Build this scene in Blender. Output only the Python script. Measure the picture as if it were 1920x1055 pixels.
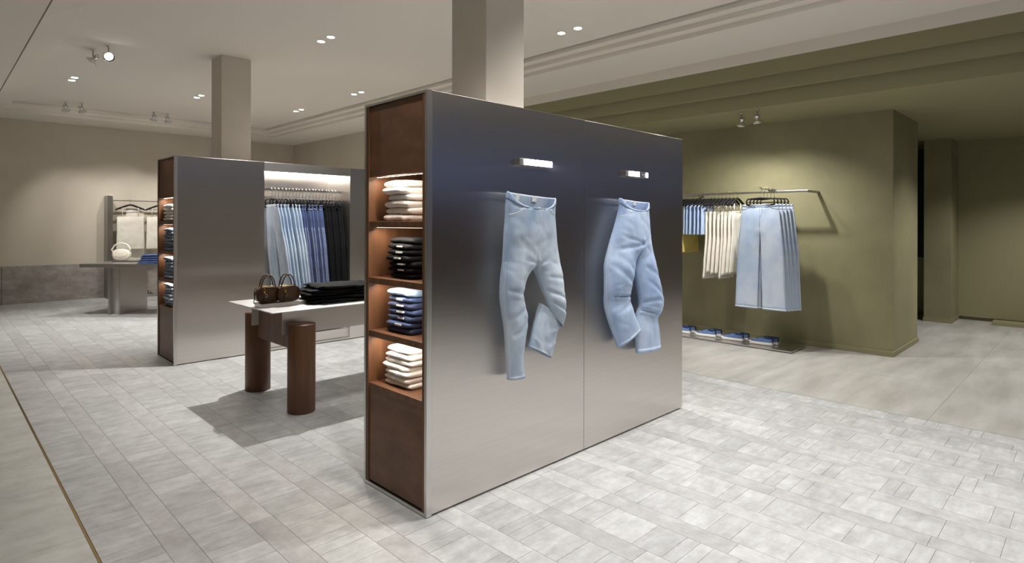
import bpy, bmesh, math, random
from mathutils import Vector, Matrix, noise, Euler
for o in list(bpy.data.objects): bpy.data.objects.remove(o)
S = bpy.context.scene
COL = S.collection
PI = math.pi
H = 1.55
# ------------------------------------------------------------------ camera
YAW, ROLL = .7813, .0022
cs, sn = math.cos(YAW), math.sin(YAW)
FW = Vector((sn, cs, 0)); RT0 = Vector((cs, -sn, 0)); UP0 = Vector((0, 0, 1))
RT = RT0*math.cos(ROLL) + UP0*math.sin(ROLL); UP = UP0*math.cos(ROLL) - RT0*math.sin(ROLL)
cd = bpy.data.cameras.new('camera'); cam = bpy.data.objects.new('camera', cd); COL.objects.link(cam)
cd.sensor_fit = 'HORIZONTAL'; cd.sensor_width = 36; cd.lens = 36*1108.5/1920
cd.shift_y = -(527.5-416.7)/1920; cd.clip_start = .05
M = Matrix.Identity(4)
for i in range(3):
    M[i][0] = RT[i]; M[i][1] = UP[i]; M[i][2] = -FW[i]
M[2][3] = H
cam.matrix_world = M
S.camera = cam
# ------------------------------------------------------------------ world, exposure
w = bpy.data.worlds.new('World'); S.world = w; w.use_nodes = True
w.node_tree.nodes['Background'].inputs[0].default_value = (.36, .48, .90, 1)
w.node_tree.nodes['Background'].inputs[1].default_value = .21
S.view_settings.view_transform = 'Standard'; S.view_settings.look = 'None'
S.view_settings.gamma = 1; S.view_settings.use_curve_mapping = False
S.view_settings.exposure = 0.50
SPOT = 105      # watts of one recessed downlight
WARM = (1, .975, .945)
# ------------------------------------------------------------------ materials
def lin(c):
    return tuple(((x/255/12.92) if x/255 <= .04045 else ((x/255+.055)/1.055)**2.4) for x in c)
MATS = {}
def mat(name, col, rough=.6, metal=0, spec=None, var=None, scale=6, stretch=(1, 1, 1), bump=0, bscale=60, bstretch=None,
        emit=None, aniso=0, rnd=0, coord='Object', detail=5, sheen=0, coat=0, mottle=0):
    m = bpy.data.materials.new(name); m.use_nodes = True
    nt = m.node_tree; N = nt.nodes; L = nt.links; b = N['Principled BSDF']
    b.inputs['Base Color'].default_value = (*col, 1); b.inputs['Roughness'].default_value = rough
    b.inputs['Metallic'].default_value = metal
    if spec is not None: b.inputs['Specular IOR Level'].default_value = spec
    if sheen: b.inputs['Sheen Weight'].default_value = sheen
    if coat: b.inputs['Coat Weight'].default_value = coat; b.inputs['Coat Roughness'].default_value = .25
    if emit:
        b.inputs['Emission Color'].default_value = (*emit[0], 1); b.inputs['Emission Strength'].default_value = emit[1]
    tc = N.new('ShaderNodeTexCoord')
    if coord == 'World':
        src = N.new('ShaderNodeNewGeometry').outputs['Position']
    else: src = tc.outputs[coord]
    if var is not None:
        mp = N.new('ShaderNodeMapping'); mp.inputs['Scale'].default_value = stretch; L.new(src, mp.inputs[0])
        nz = N.new('ShaderNodeTexNoise'); nz.inputs['Scale'].default_value = scale; nz.inputs['Detail'].default_value = detail
        nz.inputs['Roughness'].default_value = .6
        L.new(mp.outputs[0], nz.inputs['Vector'])
        rp = N.new('ShaderNodeValToRGB'); rp.color_ramp.elements[0].position = .32; rp.color_ramp.elements[1].position = .68
        rp.color_ramp.elements[0].color = (*col, 1); rp.color_ramp.elements[1].color = (*var, 1)
        L.new(nz.outputs['Fac'], rp.inputs[0]); out = rp.outputs[0]
        if rnd:
            oi = N.new('ShaderNodeObjectInfo'); ge = N.new('ShaderNodeNewGeometry')
            ad = N.new('ShaderNodeMath'); ad.operation = 'ADD'; L.new(oi.outputs['Random'], ad.inputs[0]); L.new(ge.outputs['Random Per Island'], ad.inputs[1])
            fr = N.new('ShaderNodeMath'); fr.operation = 'FRACT'; L.new(ad.outputs[0], fr.inputs[0])
            mr = N.new('ShaderNodeMapRange'); mr.inputs['To Min'].default_value = 1-rnd; mr.inputs['To Max'].default_value = 1+rnd*.6
            L.new(fr.outputs[0], mr.inputs[0])
            mx = N.new('ShaderNodeVectorMath'); mx.operation = 'SCALE'; L.new(out, mx.inputs[0]); L.new(mr.outputs[0], mx.inputs['Scale'])
            out = mx.outputs[0]
        if mottle:
            n3 = N.new('ShaderNodeTexNoise'); n3.inputs['Scale'].default_value = mottle; n3.inputs['Detail'].default_value = 8; n3.inputs['Roughness'].default_value = .75
            L.new(src, n3.inputs['Vector'])
            m3 = N.new('ShaderNodeMapRange'); m3.inputs['From Min'].default_value = .3; m3.inputs['From Max'].default_value = .62; m3.inputs['To Min'].default_value = .72; m3.inputs['To Max'].default_value = 1.04
            L.new(n3.outputs['Fac'], m3.inputs[0])
            s3 = N.new('ShaderNodeVectorMath'); s3.operation = 'SCALE'; L.new(out, s3.inputs[0]); L.new(m3.outputs[0], s3.inputs['Scale']); out = s3.outputs[0]
        L.new(out, b.inputs['Base Color'])
    if bump:
        mp2 = N.new('ShaderNodeMapping'); mp2.inputs['Scale'].default_value = bstretch or stretch; L.new(src, mp2.inputs[0])
        n2 = N.new('ShaderNodeTexNoise'); n2.inputs['Scale'].default_value = bscale; n2.inputs['Detail'].default_value = 3
        L.new(mp2.outputs[0], n2.inputs['Vector'])
        bp = N.new('ShaderNodeBump'); bp.inputs['Strength'].default_value = bump; bp.inputs['Distance'].default_value = .004
        L.new(n2.outputs['Fac'], bp.inputs['Height']); L.new(bp.outputs[0], b.inputs['Normal'])
    if aniso:
        b.inputs['Anisotropic'].default_value = aniso
        tg = N.new('ShaderNodeTangent'); tg.direction_type = 'RADIAL'; tg.axis = 'Z'
        L.new(tg.outputs[0], b.inputs['Tangent'])
        b.inputs['Anisotropic Rotation'].default_value = ANROT
    MATS[name] = m
    return m
ANROT = 0.0
mat('steel', (.71, .67, .635), .34, 1, aniso=.98, var=(.75, .715, .68), scale=3, stretch=(.3, .3, 40))
mat('steel_trim', (.66, .64, .61), .28, 1)
mat('steel_top', (.74, .73, .72), .42, 1)
mat('steel_grey', (.45, .43, .41), .38, 1)
mat('steel_dark', (.33, .31, .29), .35, 1)
mat('chrome', (.8, .8, .8), .12, 1)
mat('wood', lin((118, 80, 54)), .45, var=lin((90, 60, 39)), scale=3.2, stretch=(6, 6, .5), bump=.15, bscale=18, detail=8)
mat('wood_panel', lin((118, 80, 54)), .45, var=lin((90, 60, 39)), scale=2.2, stretch=(2, 2, 5), bump=.12, bscale=20, detail=8)
mat('wood_niche', lin((118, 80, 54)), .45, var=lin((90, 60, 39)), scale=3, stretch=(7, 7, .45), detail=8)
mat('plaster', lin((207, 198, 182)), .85, var=lin((199, 189, 172)), scale=1.2, bump=.06, bscale=30, coord='World')
mat('ceiling_paint', lin((232, 225, 214)), .9)
mat('column_paint', lin((216, 208, 195)), .8, var=lin((208, 199, 186)), scale=1.5)
mat('green_plaster', lin((152, 147, 112)), .7, var=lin((132, 127, 95)), scale=1.3, bump=.08, bscale=14, coord='World', detail=9)
mat('green_paint', lin((146, 141, 107)), .75)
mat('stone_dado', lin((178, 171, 164)), .5, var=lin((146, 138, 132)), scale=2.5, stretch=(1, 1, 2.2), rnd=.06, coord='World', detail=9, mottle=8)
mat('stone_cross', lin((206, 208, 208)), .46, var=lin((186, 186, 185)), scale=3.4, stretch=(1.6, 6, 1), rnd=.10, coord='World', detail=9, mottle=7, bump=.05, bscale=40)
mat('stone_band', lin((203, 204, 204)), .44, var=lin((190, 189, 188)), scale=6, stretch=(2, 1, 1), rnd=.15, coord='World', detail=8, mottle=9)
mat('stone_slab', lin((219, 220, 215)), .45, var=lin((204, 203, 197)), scale=1.8, stretch=(1.2, 4, 1), rnd=.03, coord='World', detail=9, mottle=2.5)
mat('stone_grey', lin((196, 194, 189)), .42, var=lin((166, 163, 157)), scale=1.2, stretch=(1, 4, 1), rnd=.04, coord='World', detail=10)
mat('grout', lin((150, 146, 140)), .9)
mat('brass', lin((140, 116, 72)), .5, 1)
mat('black', (.008, .008, .009), .5)
mat('black_plastic', (.010, .010, .011), .6, spec=.25)
def cloth(name, a, b_, **k):
    d = dict(rough=.85, var=lin(b_), scale=5, bump=.10, bscale=500, sheen=.15, detail=6); d.update(k)
    return mat(name, lin(a), **d)
cloth('denim_light', (196, 208, 220), (136, 158, 186), scale=3.4, stretch=(1.3, 1.3, .7))
cloth('denim_sky', (190, 208, 234), (134, 162, 204), scale=3.4, stretch=(1.3, 1.3, .7))
cloth('denim_pale', (214, 222, 234), (172, 194, 224), scale=2.6, stretch=(1, 1, .8))
cloth('denim_blue', (66, 88, 138), (44, 62, 106), scale=9)
cloth('denim_mid', (126, 152, 178), (88, 114, 144), scale=7)
cloth('denim_steel', (120, 140, 158), (78, 96, 116), scale=7)
cloth('denim_dark', (44, 60, 100), (28, 40, 72), scale=9)
cloth('denim_black', (20, 20, 23), (12, 12, 14), scale=7, sheen=0, spec=.2)
cloth('cotton_white', (246, 242, 238), (234, 228, 222), scale=8, bump=.2)
cloth('cream', (240, 235, 222), (228, 220, 204), scale=5, bump=.15)
cloth('cream_dress', (244, 240, 230), (230, 224, 210), scale=4, bump=.15)
cloth('shirt_blue', (190, 208, 236), (168, 190, 226), scale=5, bump=.15)
cloth('yellow_cloth', (228, 206, 112), (206, 182, 88), scale=5, bump=.15)
cloth('stitch', (228, 230, 230), (214, 218, 220), scale=80, bump=0)
mat('label_white', (.82, .82, .8), .7)
mat('leather_brown', lin((92, 62, 32)), .38, var=lin((70, 46, 24)), scale=20, bump=.1, bscale=150)
mat('leather_cream', lin((232, 224, 208)), .45)
mat('gold', lin((214, 170, 80)), .25, 1)
mat('canvas_blue', lin((108, 136, 184)), .8, var=lin((88, 114, 162)), scale=30, bump=.2, bscale=200)
mat('canvas_dark', lin((40, 54, 84)), .8)
mat('rubber_white', lin((246, 243, 238)), .55)
mat('led', (1, 1, 1), .5, emit=((1, .93, .82), 9))
mat('led_warm', (1, 1, 1), .5, emit=((1, .86, .70), 4))
mat('lamp_face', (1, 1, 1), .5, emit=((1, .97, .92), 14))
mat('violet_glow', (1, 1, 1), .5, emit=((.74, .70, 1), 30))
mat('night_glass', (.012, .02, .05), .12, spec=.6)
mat('dusk_panel', lin((136, 118, 116)), .7)
# ------------------------------------------------------------------ mesh helpers
class MB:
    def __init__(s): s.v = []; s.f = []; s.sm = []
    def add(s, vs, fs, smooth=False):
        n = len(s.v); s.v += [tuple(v) for v in vs]; s.f += [tuple(i+n for i in f) for f in fs]; s.sm += [smooth]*len(fs); return s
    def box(s, x0, x1, y0, y1, z0, z1):
        vs = [(x, y, z) for z in (z0, z1) for y in (y0, y1) for x in (x0, x1)]
        return s.add(vs, [(0, 2, 3, 1), (4, 5, 7, 6), (0, 1, 5, 4), (2, 6, 7, 3), (0, 4, 6, 2), (1, 3, 7, 5)])
    def rings(s, rings, cap=True, closed=True, smooth=True):
        n = len(rings[0]); vs = [p for r in rings for p in r]; fs = []
        for i in range(len(rings)-1):
            for j in range(n if closed else n-1):
                k = (j+1) % n
                fs.append((i*n+j, i*n+k, (i+1)*n+k, (i+1)*n+j))
        if cap:
            fs.append(tuple(range(n-1, -1, -1))); fs.append(tuple((len(rings)-1)*n+j for j in range(n)))
        return s.add(vs, fs, smooth)
    def tube(s, pts, r, n=8, cap=True):
        pts = [Vector(p) for p in pts]; R = []; up = None
        for i, p in enumerate(pts):
            t = (pts[min(i+1, len(pts)-1)] - pts[max(i-1, 0)]).normalized()
            if up is None: up = Vector((0, 0, 1)) if abs(t.z) < .9 else Vector((1, 0, 0))
            a = t.cross(up)
            if a.length < 1e-5: a = t.cross(Vector((1, .3, 0)))
            a.normalize(); b = a.cross(t).normalized(); up = b
            rr = r[i] if isinstance(r, (list, tuple)) else r
            R.append([p + a*math.cos(q*2*PI/n)*rr + b*math.sin(q*2*PI/n)*rr for q in range(n)])
        return s.rings(R, cap)
    def lathe(s, prof, n=24, ctr=(0, 0, 0), cap=True):
        R = [[(ctr[0]+r*math.cos(2*PI*j/n), ctr[1]+r*math.sin(2*PI*j/n), ctr[2]+z) for j in range(n)] for r, z in prof]
        return s.rings(R, cap)
    def prism(s, poly, z0, z1):
        n = len(poly); vs = [(x, y, z0) for x, y in poly]+[(x, y, z1) for x, y in poly]
        return s.add(vs, [tuple(range(n-1, -1, -1)), tuple(range(n, 2*n))]+[(i, (i+1) % n, n+(i+1) % n, n+i) for i in range(n)])
    def slab(s, c, hx, hy, hz, n=12, seg=16, ex=5, amp=.004, seed=0, fr=6):
        R = []
        for i in range(n+1):
            q = -1+2*i/n; q = math.copysign(1-(1-abs(q))**1.8, q)
            e = max(.02, (1-abs(q)**ex))**(1/ex); ring = []
            for j in range(seg):
                a = 2*PI*j/seg; ca, sa = math.cos(a), math.sin(a)
                x = math.copysign(abs(ca)**(2/ex), ca)*hx*(.9+.1*e); z = math.copysign(abs(sa)**(2/2.6), sa)*hz*e
                y = q*hy
                nz = noise.noise(Vector((x*fr+seed*3.1, y*fr, seed*7.7)))
                n2 = noise.noise(Vector((x*fr*2.2, y*fr*2.2+seed*2.3, z*20+seed)))
                ring.append((c[0]+x+n2*amp*1.5, c[1]+y+nz*amp, c[2]+z+nz*amp+n2*amp*.6))
            R.append(ring)
        return s.rings(R, True)
def mesh_of(mb, name):
    me = bpy.data.meshes.new(name); me.from_pydata([tuple(v) for v in mb.v], [], mb.f); me.validate()
    bm = bmesh.new(); bm.from_mesh(me); bmesh.ops.recalc_face_normals(bm, faces=bm.faces); bm.to_mesh(me); bm.free()
    if len(mb.sm) == len(me.polygons): me.polygons.foreach_set('use_smooth', mb.sm)
    return me
def obj(name, mb, m, parent=None, bevel=0, solid=0, loc=None, rot=None):
    me = mb if isinstance(mb, bpy.types.Mesh) else mesh_of(mb, name)
    if m and not me.materials: me.materials.append(MATS[m])
    o = bpy.data.objects.new(name, me); COL.objects.link(o)
    if parent: o.parent = parent
    if loc: o.location = loc
    if rot: o.rotation_euler = rot
    if bevel:
        b = o.modifiers.new('b', 'BEVEL'); b.width = bevel; b.segments = 2; b.limit_method = 'ANGLE'
    if solid:
        b = o.modifiers.new('s', 'SOLIDIFY'); b.thickness = solid; b.offset = 0
    return o
def box(name, b, m, parent=None, bevel=0): return obj(name, MB().box(*b), m, parent, bevel)
def tag(o, label, cat, group=None):
    o['label'] = label; o['category'] = cat
    if group: o['group'] = group
    return o
def thing(name, label, cat, loc=(0, 0, 0), rz=0, group=None, rot=None):
    o = bpy.data.objects.new(name, None); COL.objects.link(o); o.empty_display_size = .1
    o.location = loc; o.rotation_euler = rot or (0, 0, rz)
    return tag(o, label, cat, group)
def dup(root, loc=None, rot=None, label=None, group=None):
    r = root.copy(); COL.objects.link(r)
    if loc is not None: r.location = loc
    if rot is not None: r.rotation_euler = rot
    if label: r['label'] = label
    if group: r['group'] = group
    for ch in list(root.children):
        c = ch.copy(); COL.objects.link(c); c.parent = r
        for g in list(ch.children):
            d = g.copy(); COL.objects.link(d); d.parent = c
    return r
def struct(name, mb, m, parent=None, bevel=0):
    o = obj(name, mb, m, parent, bevel)
    if not parent: o['kind'] = 'structure'
    return o
def sbox(name, b, m, parent=None, bevel=0): return struct(name, MB().box(*b), m, parent, bevel)
ORD = ['first', 'second', 'third', 'fourth', 'fifth', 'sixth', 'seventh', 'eighth', 'ninth', 'tenth', 'eleventh', 'twelfth']
# ------------------------------------------------------------------ floor
XL, XR, YB, YF = -4.0, 12.0, -5.0, 14.45
floor = sbox('floor', (XL, XR+.3, YB, YF+.1, -.12, -.006), 'grout')
unit = mesh_of(MB().box(-.5, .5, -.5, .5, -.5, .5), 'stone_piece')
def piece(name, x0, x1, y0, y1, m, meshes={}):
    if m not in meshes:
        meshes[m] = unit.copy(); meshes[m].materials.append(MATS[m])
    o = bpy.data.objects.new(name, meshes[m]); COL.objects.link(o); o.parent = floor
    g = .0009
    o.location = ((x0+x1)/2, (y0+y1)/2, -.01); o.scale = (x1-x0-2*g, y1-y0-2*g, .02)
    return o
rnd = random.Random(5)
cross, bands = [], []
k = -1
while True:
    a = .930+.373*k; b = a+.248
    a0, b0 = max(a, .572), min(b, 5.6)
    if a0 >= 5.6: break
    y = YB+.03*rnd.random()
    while y < YF:
        wdt = rnd.choice((.07, .08, .13, .16, .2, .24, .26)); y1 = min(y+wdt, YF)
        if b0-a0 > .02: cross.append((a0, b0, y, y1))
        y = y1
    if b < 5.6:
        y = YB - rnd.random()*.4
        while y < YF:
            wdt = rnd.choice((.45, .58, .6, .75)); y1 = min(y+wdt, YF)
            bands.append((b, min(b+.125, 5.6), max(y, YB), y1)); y = y1
    k += 1
def seen(t):
    p = Vector(((t[0]+t[1])/2, (t[2]+t[3])/2, -H)); d = p.dot(FW)
    if d < .5: return None
    u = 960+1108.5*p.dot(RT)/d; v = 416.7-1108.5*p.dot(UP)/d
    if not (-30 < u < 1950 and v < 1085): return None
    if p.y > 2.5 and 1.86 < p.x*2.5/p.y < 4.49: return None
    return (t[1]-t[0])*(t[3]-t[2])/d**3
def lay(lst, name, stuffname, m, cap=300):
    sc = sorted(((seen(t) or 0, t) for t in lst), key=lambda q: -q[0])
    mb = MB()
    for i, (s_, t) in enumerate(sc):
        if i < cap and s_ > 0: piece(name, *t, m)
        else: mb.box(t[0]+.0009, t[1]-.0009, t[2]+.0009, t[3]-.0009, -.02, 0)
    o = obj(stuffname, mb, m, floor); o['kind'] = 'stuff'
lay(cross, 'stone_plank', 'distant_stone_planks', 'stone_cross')
lay(bands, 'stone_border', 'distant_stone_borders', 'stone_band', 200)
y = YB; i = 0
while y < YF:
    y1 = min(y+1.22, YF)
    for x0, x1 in ((XL, -2.5), (-2.5, -1.0), (-1.0, .560)): piece('stone_slab', x0, x1, y, y1, 'stone_slab')
    y = y1
sbox('brass_strip', (.560, .570, YB, YF, -.02, .0015), 'brass', floor)
y = YB; xs = [5.606, 6.9, 8.2, 9.5, 10.8, 12.0]
while y < 7.2:
    y1 = y+1.5
    for q in range(5): piece('stone_slab', xs[q], xs[q+1], y, y1, 'stone_grey')
    y = y1
while y < YF:
    piece('stone_slab', 5.606, 6.57, y, min(y+1.5, YF), 'stone_grey'); y += 1.5
# ------------------------------------------------------------------ ceiling
ZM, ZS, ZG = 3.62, 3.47, 2.87
ceil = sbox('ceiling', (XL, 6.57, YB, YF, ZM+.06, ZM+.2), 'ceiling_paint')
def frame(x0, x1, y0, y1, z0, z1, slot=0):
    X0, X1, Y0, Y1 = XL, 6.57, YB, YF
    mb = MB().box(X0, x0-slot-(.008 if slot else 0), Y0, Y1, z0, z1)
    if slot: mb.box(x0-.008, x0, Y0, Y1, z0, z1)
    return mb.box(x1, X1, Y0, Y1, z0, z1).box(x0, x1, y1, Y1, z0, z1).box(x0, x1, Y0, y0, z0, z1)
T = (1.04, 5.39, -2.2, 13.22)
for i, nm in enumerate(('ceiling_step', 'ceiling_step', 'ceiling_soffit')):
    e = .125*i
    obj(nm, frame(T[0]-e, T[1]+e, T[2]-e, T[3]+e, ZM-.05*(i+1), ZM-.05*i+(.06 if i == 0 else 0), .012 if i == 2 else 0), 'ceiling_paint', ceil)
obj('ceiling_board', MB().box(T[0], T[1]-.018, T[2], T[3]-.018, ZM, ZM+.06), 'ceiling_paint', ceil)
# bulkhead and green ceiling
bulk = sbox('trim_1', (6.57, 6.66, YB, 7.05, 3.34, ZS+.3), 'ceiling_paint')
obj('green_step', MB().box(6.572, 6.66, YB, 7.05, 3.19, 3.34), 'green_paint', bulk)
obj('green_step', MB().box(6.66, 6.76, YB, 7.05, 3.04, 3.4), 'green_paint', bulk)
obj('green_step', MB().box(6.76, 6.86, YB, 7.05, ZG, 3.4), 'green_paint', bulk)
gceil = sbox('ceiling_green', (6.86, XR+.3, YB, 7.05, ZG, ZG+.15), 'green_paint')
# ------------------------------------------------------------------ walls
wf = sbox('wall_far', (XL, 6.7, YF, YF+.15, 0, ZM), 'plaster')
x = XL; q = 0
while x < 6.57:
    x1 = min(x+(1.9 if q % 2 else 1.55), 6.57)
    obj('stone_panel', MB().box(x+.003, x1-.003, YF-.03, YF, 0, .705), 'stone_dado', wf, bevel=.003); x = x1; q += 1
sbox('wall_right', (6.57, 6.72, 7.06, YF, 0, ZM+.1), 'plaster')
sbox('wall_left', (XL-.15, XL, YB, YF, 0, ZM), 'plaster')
wb = sbox('wall_back', (XL-.15, XR+.3, YB-.15, YB, 0, 2.05), 'dusk_panel')
obj('shopfront_header', MB().box(XL-.15, XR+.3, YB-.15, YB, 3.42, ZM+.15), 'dusk_panel', wb)
for i in range(8):
    x0 = XL-.1+i*1.9
    obj('mullion', MB().box(x0-.03, x0+.03, YB-.12, YB-.03, 2.05, 3.42), 'steel_dark', wb)
obj('shopfront_side', MB().box(10.2, XR+.3, YB-.15, YB, 2.05, 3.42), 'dusk_panel', wb)
wg = sbox('wall_green', (7.96, 9.21, 1.755, 7.05, 0, ZG), 'green_plaster')
sbox('baseboard_green', (7.945, 9.225, 1.74, 7.05, 0, .06), 'green_paint', None, .004)
sbox('wall_green_end', (6.575, XR, 7.035, 7.2, 0, 3.6), 'green_plaster')
wr = sbox('wall_green_far', (11.9, XR+.3, YB, 7.05, .055, ZG), 'green_paint')
obj('wall_header', MB().box(11.83, 11.9, YB, 1.73, 2.69, ZG), 'green_paint', wr)
sbox('baseboard_far', (11.95, XR+.3, YB, 7.05, 0, .055), 'green_paint')
sbox('plinth', (11.55, 11.86, -2, 1.25, 0, .05), 'green_paint')
pr = sbox('pilaster', (11.26, 11.9, 1.71, 2.06, 0, ZG), 'green_plaster')
obj('pilaster_base', MB().box(11.25, 11.9, 1.70, 2.07, 0, .06), 'green_paint', pr)
wn = sbox('window_1', (11.87, 11.9, 2.09, 3.6, .98, 2.79), 'night_glass')
obj('window_sill', MB().box(11.84, 11.9, 2.08, 3.62, .95, .98), 'steel_dark', wn)
# columns rising out of the two display walls
sbox('column', (2.45, 2.785, 2.70, 3.035, 0, ZM), 'column_paint', None, .004)
sbox('column', (2.60, 2.96, 7.74, 8.10, 0, ZM), 'column_paint', None, .004)
# ------------------------------------------------------------------ display walls
def niche_end(t, x, y0, y1, ztop, dep):
    """open wooden shelf end facing -X"""
    a, b = y0+.022, y1-.022
    obj('side_panel', MB().box(x, x+dep, a, a+.022, .012, ztop-.012), 'wood_niche', t)
    obj('side_panel', MB().box(x, x+dep, b-.022, b, .012, ztop-.012), 'wood_niche', t)
    obj('face_frame', MB().box(x-.001, x+.02, a, a+.02, .03, ztop-.02).box(x-.001, x+.02, b-.02, b, .03, ztop-.02), 'wood', t)
    obj('niche_back', MB().box(x+dep-.02, x+dep, a, b, .6, 1.83), 'wood_niche', t)
    obj('upper_panel', MB().box(x+.006, x+.026, a+.022, b-.022, 1.815, ztop-.022), 'wood_panel', t, .002)
    obj('lower_panel', MB().box(x+.006, x+.026, a+.022, b-.022, .03, .60), 'wood_panel', t, .002)
    tops = (1.555, 1.225, .912, .603)
    for i, z in enumerate(tops):
        obj('shelf', MB().box(x+.004, x+dep-.02, a+.02, b-.02, z-.036, z), 'wood', t, .002)
    for z in (1.815, 1.519, 1.189, .876):
        l = obj('light_strip', MB().box(x+.05, x+.062, a+.03, b-.03, z-.0015, z-.0003), 'led_warm', t)
        ld = bpy.data.lights.new('niche_light', 'AREA'); ld.shape = 'RECTANGLE'; ld.size = .02; ld.size_y = (b-a)*.8; ld.energy = 1.5; ld.color = (1, .88, .74)
        lo = bpy.data.objects.new('niche_light', ld); COL.objects.link(lo); lo.parent = t; lo.location = (x+.045, (a+b)/2, z-.009)
        lo.rotation_euler = (0, math.radians(-22), 0)
    obj('edge_trim', MB().box(x-.003, x+.03, y0, y0+.02, .004, ztop).box(x-.003, x+.03, y1-.02, y1, .004, ztop)
        .box(x-.003, x+.03, y0+.02, y1-.02, ztop-.014, ztop).box(x-.003, x+.03, y0+.02, y1-.02, .004, .022), 'steel_trim', t)
    obj('plinth', MB().box(x+.02, x+dep, y0+.02, y1-.02, 0, .012), 'steel_dark', t)
AX0, AX1, AY0, AY1, AZ = 1.862, 4.492, 2.505, 3.125, 2.245
A = thing('display_wall', 'tall free-standing steel display wall with two pairs of jeans pinned on it', 'display wall', (0, 0, 0))
obj('steel_panel', MB().box(AX0+.03, 3.175, AY0, AY0+.02, .012, AZ), 'steel', A, .0015)
obj('steel_panel', MB().box(3.179, AX1, AY0, AY0+.02, .012, AZ), 'steel', A, .0015)
obj('back_panel', MB().box(AX0+.03, AX1, AY1-.02, AY1, .012, AZ), 'steel', A, .0015)
obj('end_panel', MB().box(AX1-.02, AX1, AY0+.02, AY1-.02, .012, AZ), 'steel', A)
obj('top_panel', MB().box(AX0+.03, 2.445, AY0+.02, AY1-.02, AZ-.02, AZ-.002).box(2.79, AX1-.02, AY0+.02, AY1-.02, AZ-.02, AZ-.002)
    .box(2.445, 2.79, AY0+.02, 2.695, AZ-.02, AZ-.002).box(2.445, 2.79, 3.04, AY1-.02, AZ-.02, AZ-.002), 'steel_trim', A)
obj('plinth', MB().box(2.42, AX1-.02, AY0+.02, AY0+.05, 0, .013).box(2.42, AX1-.02, AY1-.05, AY1-.02, 0, .013).box(AX1-.05, AX1-.02, AY0+.02, AY1-.02, 0, .013), 'steel_dark', A)
niche_end(A, AX0, AY0, AY1, AZ, .53)
BX0, BX1, BY0, BY1, BZ = 1.896, 4.96, 7.06, 7.70, 2.262
RX0, RX1 = 2.858, 3.985
B = thing('display_wall', 'steel display wall with a lit clothes recess holding a rail of hanging jeans', 'display wall')
obj('steel_panel', MB().box(BX0+.03, RX0, BY0, BY0+.02, .012, BZ), 'steel', B, .0015)
obj('steel_panel', MB().box(RX1, BX1, BY0, BY0+.02, .012, BZ), 'steel', B, .0015)
obj('recess_side', MB().box(RX0-.02, RX0, BY0+.02, BY1-.05, .012, BZ-.002), 'steel', B)
obj('recess_side', MB().box(RX1, RX1+.02, BY0+.02, BY1-.05, .012, BZ-.002), 'steel', B)
obj('recess_back', MB().box(RX0-.02, RX1+.02, BY1-.05, BY1-.03, .012, BZ-.002), 'steel', B)
obj('header', MB().box(RX0, RX1, BY0+.012, BY0+.03, 2.155, BZ), 'steel_trim', B, .0015)
obj('recess_top', MB().box(RX0, RX1, BY0+.03, BY1-.05, BZ-.03, BZ-.01), 'steel_trim', B)
obj('recess_base', MB().box(RX0, RX1, BY0+.03, BY1-.05, .012, .15), 'steel', B)
obj('base_lip', MB().box(RX0, RX1, BY0, BY0+.03, .012, .035), 'steel_trim', B)
obj('back_panel', MB().box(BX0+.03, BX1, BY1-.02, BY1, .012, BZ), 'steel', B)
obj('end_panel', MB().box(BX1-.02, BX1, BY0+.02, BY1-.02, .012, BZ), 'steel', B)
obj('top_panel', MB().box(BX0+.03, RX0-.02, BY0+.02, BY1-.02, BZ-.02, BZ-.002).box(RX1+.02, BX1-.02, BY0+.02, BY1-.02, BZ-.02, BZ-.002), 'steel_trim', B)
obj('plinth', MB().box(2.45, BX1-.02, BY0+.02, BY0+.05, 0, .013).box(2.45, BX1-.02, BY1-.05, BY1-.02, 0, .013), 'steel_dark', B)
obj('light_strip', MB().box(RX0+.01, RX1-.01, BY1-.12, BY1-.09, BZ-.05, BZ-.035), 'led', B)
ld = bpy.data.lights.new('recess_light', 'AREA'); ld.shape = 'RECTANGLE'; ld.size = RX1-RX0-.06; ld.size_y = .04; ld.energy = 12; ld.color = (1, .95, .88)
lo = bpy.data.objects.new('recess_light', ld); COL.objects.link(lo); lo.parent = B; lo.location = ((RX0+RX1)/2, BY1-.16, BZ-.06); lo.rotation_euler = (math.radians(12), 0, 0)
obj('clothes_rail', MB().box(RX0, RX1, 7.345, 7.355, 1.94, 1.968), 'steel_trim', B)
niche_end(B, BX0, BY0, BY1, BZ, .53)
# ------------------------------------------------------------------ folded garments
def folded_mesh(hx, hy, h, seed, layers=2, mess=0):
    mb = MB(); t = h/layers
    for i in range(layers):
        r = random.Random(seed*9+i)
        mb.slab((r.uniform(-.006, .006), r.uniform(-.005, .005), t*(i+.5)), hx*r.uniform(.96, 1.02), hy*r.uniform(.96, 1.02), t*.60, seed=seed*1.7+i, amp=mess or min(.012, t*.16), n=26 if mess else 16, seg=30 if mess else 20, fr=8 if mess else 9, ex=3.2 if mess else 5)
    return mb
FM = {}
def folded(name, loc, hx, hy, h, m, label, group, rz=0, seed=0, tag_=False, layers=2, cat='folded jeans', mess=0):
    key = (m, round(hx, 3), round(hy, 3), round(h, 3), seed % 4, layers, mess)
    if key not in FM: FM[key] = mesh_of(folded_mesh(hx, hy, h, seed % 4+1, layers, mess), name)
    if tag_:
        t = thing(name, label, cat, loc, rz, group)
        obj('cloth', FM[key], m, t)
        obj('paper_tag', MB().box(-hx-.008, -hx+.012, -hy*.35, hy*.12, h*.42, h*.66), 'label_white', t)
    else:
        t = obj(name, FM[key], m, None, loc=loc, rot=(0, 0, rz)); tag(t, label, cat, group)
    return t
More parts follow.
